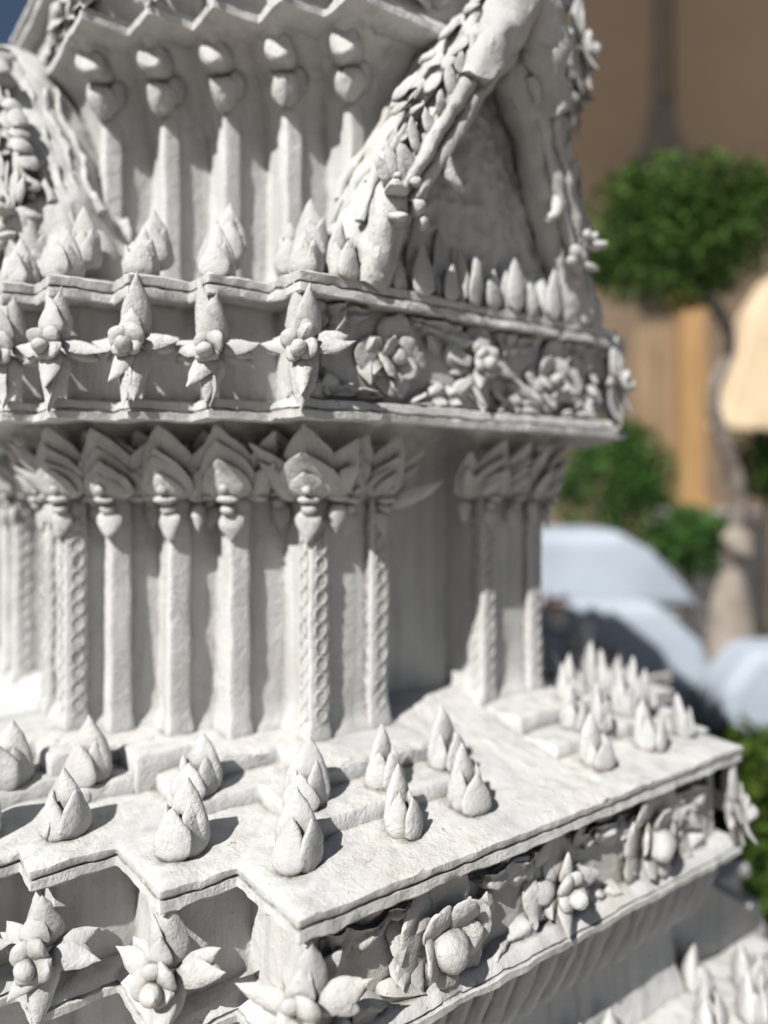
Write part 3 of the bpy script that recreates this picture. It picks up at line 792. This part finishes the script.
WALL = simple('wall_in_eaves_shade', (.070, .044, .022), (.042, .026, .013), .35, .9)  # eaves shade over the upper wall is put into this brown
WALLD = simple('dark_timber', (.022, .014, .008), (.012, .008, .005), 3, .9)
WOOD = simple('orange_wood', (.33, .20, .085), (.24, .14, .055), 6, .6, .1, (4, 4, .5))
DOORM = simple('tan_wood', (.24, .165, .095), (.17, .115, .062), 5, .7, .1, (4, 4, .5))
CREAM = simple('cream_plaster', (.56, .44, .30), (.46, .35, .23), 3, .8)
SHADE_BLUE = simple('shade_blue_plaster', (.31, .345, .39), (.24, .27, .31), 2, .8)  # white plaster with the bluish tone of shade put into its colour
PALE2 = simple('white_plaster', (.62, .60, .57), (.50, .48, .45), 4, .8)
STONE = simple('grey_stone', (.26, .225, .19), (.15, .125, .10), 5, .9, .3)
GOLD = simple('dull_gold', (.040, .025, .005), (.022, .014, .004), 9, .7)
def parent_to(t, o):
    o.parent = t; o.matrix_parent_inverse = Matrix.Translation(-t.location); return o
bl = empty('temple_building', at(3.0, 9, 0)+Z*H0); tag(bl, 'temple hall behind the trees, eaves shade coloured into its brown wall, with a dark spired window', 'building')
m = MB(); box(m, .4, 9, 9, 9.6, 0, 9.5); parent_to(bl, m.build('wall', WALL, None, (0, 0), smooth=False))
m = MB(); box(m, .3, 9.2, 8.8, 9.8, 9.5, 9.9); prism(m, [(.2, 9.9), (9.3, 9.9), (4.6, 13)], 8.7, 9.9); parent_to(bl, m.build('roof', WALLD, None, (0, 0), smooth=False))
m = MB(); box(m, .4, 9, 8.93, 9.02, 0, 4.75); prism(m, [(.4, 4.75), (9, 4.75), (9, 5.3), (4.2, 4.95), (3.6, 4.8)], 8.95, 9.02); dd_ = parent_to(bl, m.build('unshaded_lower_wall', simple('unshaded_wall', (.150, .108, .070), (.100, .070, .044), .5, .9), None, (0, 0), smooth=False)); dd_['label'] = 'lower wall, coloured lighter where the eaves shade ends'  # lighter colour stands for the wall below the eaves shadow
m = MB(); prism(m, [(2.86, 5.05), (3.60, 5.05), (3.52, 5.4), (3.40, 5.75), (3.32, 6.1), (3.30, 7.6), (3.22, 8.6), (3.14, 7.6), (3.12, 6.1), (3.05, 5.75), (2.94, 5.4)], 8.86, 9.02)
win = parent_to(bl, m.build('window_surround', WALLD, None, (0, 0), smooth=False))
m = MB(); prism(m, [(2.98, 3.6), (3.48, 3.6), (3.48, 5.05), (2.98, 5.05)], 8.9, 9.02); parent_to(bl, m.build('window', WALLD, None, (0, 0), smooth=False))
m = MB(); prism(m, [(3.195, 6.1), (3.245, 6.1), (3.235, 8.4), (3.205, 8.4)], 8.82, 8.86); parent_to(bl, m.build('gilded_spire', GOLD, None, (0, 0), smooth=False))
m = MB(); box(m, 2.13, 2.50, 6.5, 6.6, .9, 2.95)
for k in (2.18, 2.34): box(m, k, k+.12, 6.48, 6.5, 1.0, 2.8)
d = bevel(m.build('door_leaf', DOORM, None, (0, 0), smooth=False)); tag(d, 'tan wooden door panel standing open left of the orange post', 'door')
m = MB(); box(m, 2.33, 2.52, 6.0, 6.2, 1.52, 3.05); box(m, 2.28, 2.57, 5.95, 6.25, 3.05, 3.2); box(m, 2.30, 2.55, 5.97, 6.23, 1.42, 1.52)
d = bevel(m.build('wooden_post', WOOD, None, (0, 0), smooth=False)); tag(d, 'square orange brown wooden post on a pale plinth', 'post')
m = MB(); box(m, 2.18, 3.1, 5.8, 6.4, 1.30, 1.42); box(m, 2.26, 3.1, 5.85, 6.4, 0, 1.30)
d = bevel(m.build('plinth', PALE2, None, (0, 0), smooth=False), .02); tag(d, 'pale stone plinth carrying the orange post', 'plinth')
m = MB(); prism(m, [(2.40, 2.02), (2.95, 1.96), (3.6, 1.9), (3.6, 3.6), (2.78, 3.1), (2.62, 2.85), (2.55, 2.5)], 5.5, 5.75)
prism(m, [(2.9, 0), (3.6, 0), (3.6, 1.96), (2.9, 1.96)], 5.52, 5.73)
d = bevel(m.build('curved_wall', CREAM, None, (0, 0), smooth=False), .03); tag(d, 'sunlit cream wall with a curving edge at the right border', 'wall')
m = MB()
prism(m, [(.2, 1.37), (1.22, 1.37), (1.40, 1.27), (1.58, 1.08), (1.66, .96), (.2, .96)], 3.95, 4.6)
prism(m, [(.2, 1.06), (1.30, 1.06), (1.52, .86), (1.62, .62), (1.62, 0), (.2, 0)], 3.62, 3.93)
d = bevel(m.build('balustrade', SHADE_BLUE, None, (0, 0), smooth=False), .08); tag(d, 'white stepped stair balustrade sloping down to the right in the blurred middle distance', 'balustrade')
m = MB(); prism(m, [(1.46, .72), (1.60, .90), (2.3, .92), (2.3, .5), (1.46, .5)], 3.3, 3.6); box(m, 1.5, 2.3, 3.34, 3.58, 0, .5)
d = bevel(m.build('pedestal', SHADE_BLUE, None, (0, 0), smooth=False), .06); tag(d, 'white pedestal, tinted bluish as in shade, right of the balustrade at the right edge', 'pedestal')
m = MB(); ball(m, at(1.73, 3.75, 1.32), (.09, .08, .075)); ball(m, at(1.70, 3.75, .6), (.16, .12, .62))
d = m.build('garden_rock', STONE, None, (.03, .01), (8, 25)); tag(d, 'rough grey garden rock beside the small low shrub', 'rock')
m = MB(); prism(m, [(.55, .98), (.98, .92), (1.02, .76), (.9, .55), (.55, .5)], 3.05, 3.3); prism(m, [(.6, .52), (.9, .55), (.9, 0), (.6, 0)], 3.08, 3.27)
d = bevel(m.build('bench', STONE, None, (0, 0), smooth=False), .02); tag(d, 'grey brown stone bench end in front of the balustrade', 'bench')
for (r, z, lab, grp) in ((.71, 1.11, 'small white pot of orange flowers, left of the pair on the bench', None), (.82, 1.05, 'small plain white pot right of the orange flowers', None)):
    t = empty('flower_pot', at(r, 3.0, z-.06)+Z*H0); tag(t, lab, 'flower pot')
    m = MB(); tube(m, [at(r, 3.16, z-.09), at(r, 3.16, z-.05), at(r, 3.16, z-.01)], [.028, .036, .042], n=14, up=FWD); parent_to(t, m.build('pot', PALE2, None, (0, 0)))
    if z > 1.1:
        m = MB()
        for _ in range(60):
            dd = V((random.gauss(0, 1), random.gauss(0, 1), random.gauss(0, .6))).normalized()
            petal(m, at(r, 3.16, z+.02)+dd*.03, dd, Z, .03, .012, .004, nt=4, nr=6)
        parent_to(t, m.build('flowers', simple('orange_petals', (.75, .33, .03), (.6, .22, .02), 20), None, (0, 0)))
# ground
m = MB(); 
k = 60; ext = 300
m.add([V((-ext, -ext, -H0-.002)), V((ext, -ext, -H0-.002)), V((ext, ext, -H0-.002)), V((-ext, ext, -H0-.002))], [(0, 1, 2, 3)])
gnd = m.build('ground', simple('paving', (.30, .27, .24), (.18, .16, .14), 1.5, .9, .2), None, (0, 0), smooth=False); gnd['kind'] = 'structure'

# ------------------------------------------------------------------ light, sky, camera
sun_dir = V((-.935, -.355, .92)).normalized()
ld = bpy.data.lights.new('sun', 'SUN'); ld.energy = 8.3; ld.angle = math.radians(.53); ld.color = (1, .978, .945)
lo = bpy.data.objects.new('sun', ld); C.objects.link(lo); lo.rotation_euler = sun_dir.to_track_quat('Z', 'Y').to_euler()
w = bpy.data.worlds.new('World'); bpy.context.scene.world = w; w.use_nodes = True
nt = w.node_tree; bg = nt.nodes['Background']
sky = nt.nodes.new('ShaderNodeTexSky'); sky.sky_type = 'NISHITA'; sky.sun_disc = False
sky.sun_elevation = math.asin(sun_dir.z); sky.sun_rotation = math.atan2(sun_dir.x, sun_dir.y)
nt.links.new(sky.outputs[0], bg.inputs['Color']); bg.inputs['Strength'].default_value = .05

cd = bpy.data.cameras.new('camera'); co = bpy.data.objects.new('camera', cd); C.objects.link(co)
co.location = (0, 0, H0)
co.rotation_euler = (math.pi/2, 0, math.atan2(-FWD.x, FWD.y))
cd.sensor_width = 36; cd.lens = 769/1024*36; cd.shift_y = -25/1024
cd.clip_start = .02; cd.clip_end = 1500
cd.dof.use_dof = True; cd.dof.focus_distance = .97; cd.dof.aperture_fstop = 1.05
sc = bpy.context.scene; sc.camera = co
sc.view_settings.view_transform = 'Standard'; sc.view_settings.look = 'None'; sc.view_settings.exposure = 0
sc.render.engine = 'CYCLES'; sc.cycles.use_denoising = True; sc.cycles.use_adaptive_sampling = True; sc.cycles.adaptive_threshold = .025; sc.cycles.max_bounces = 6; sc.cycles.diffuse_bounces = 3
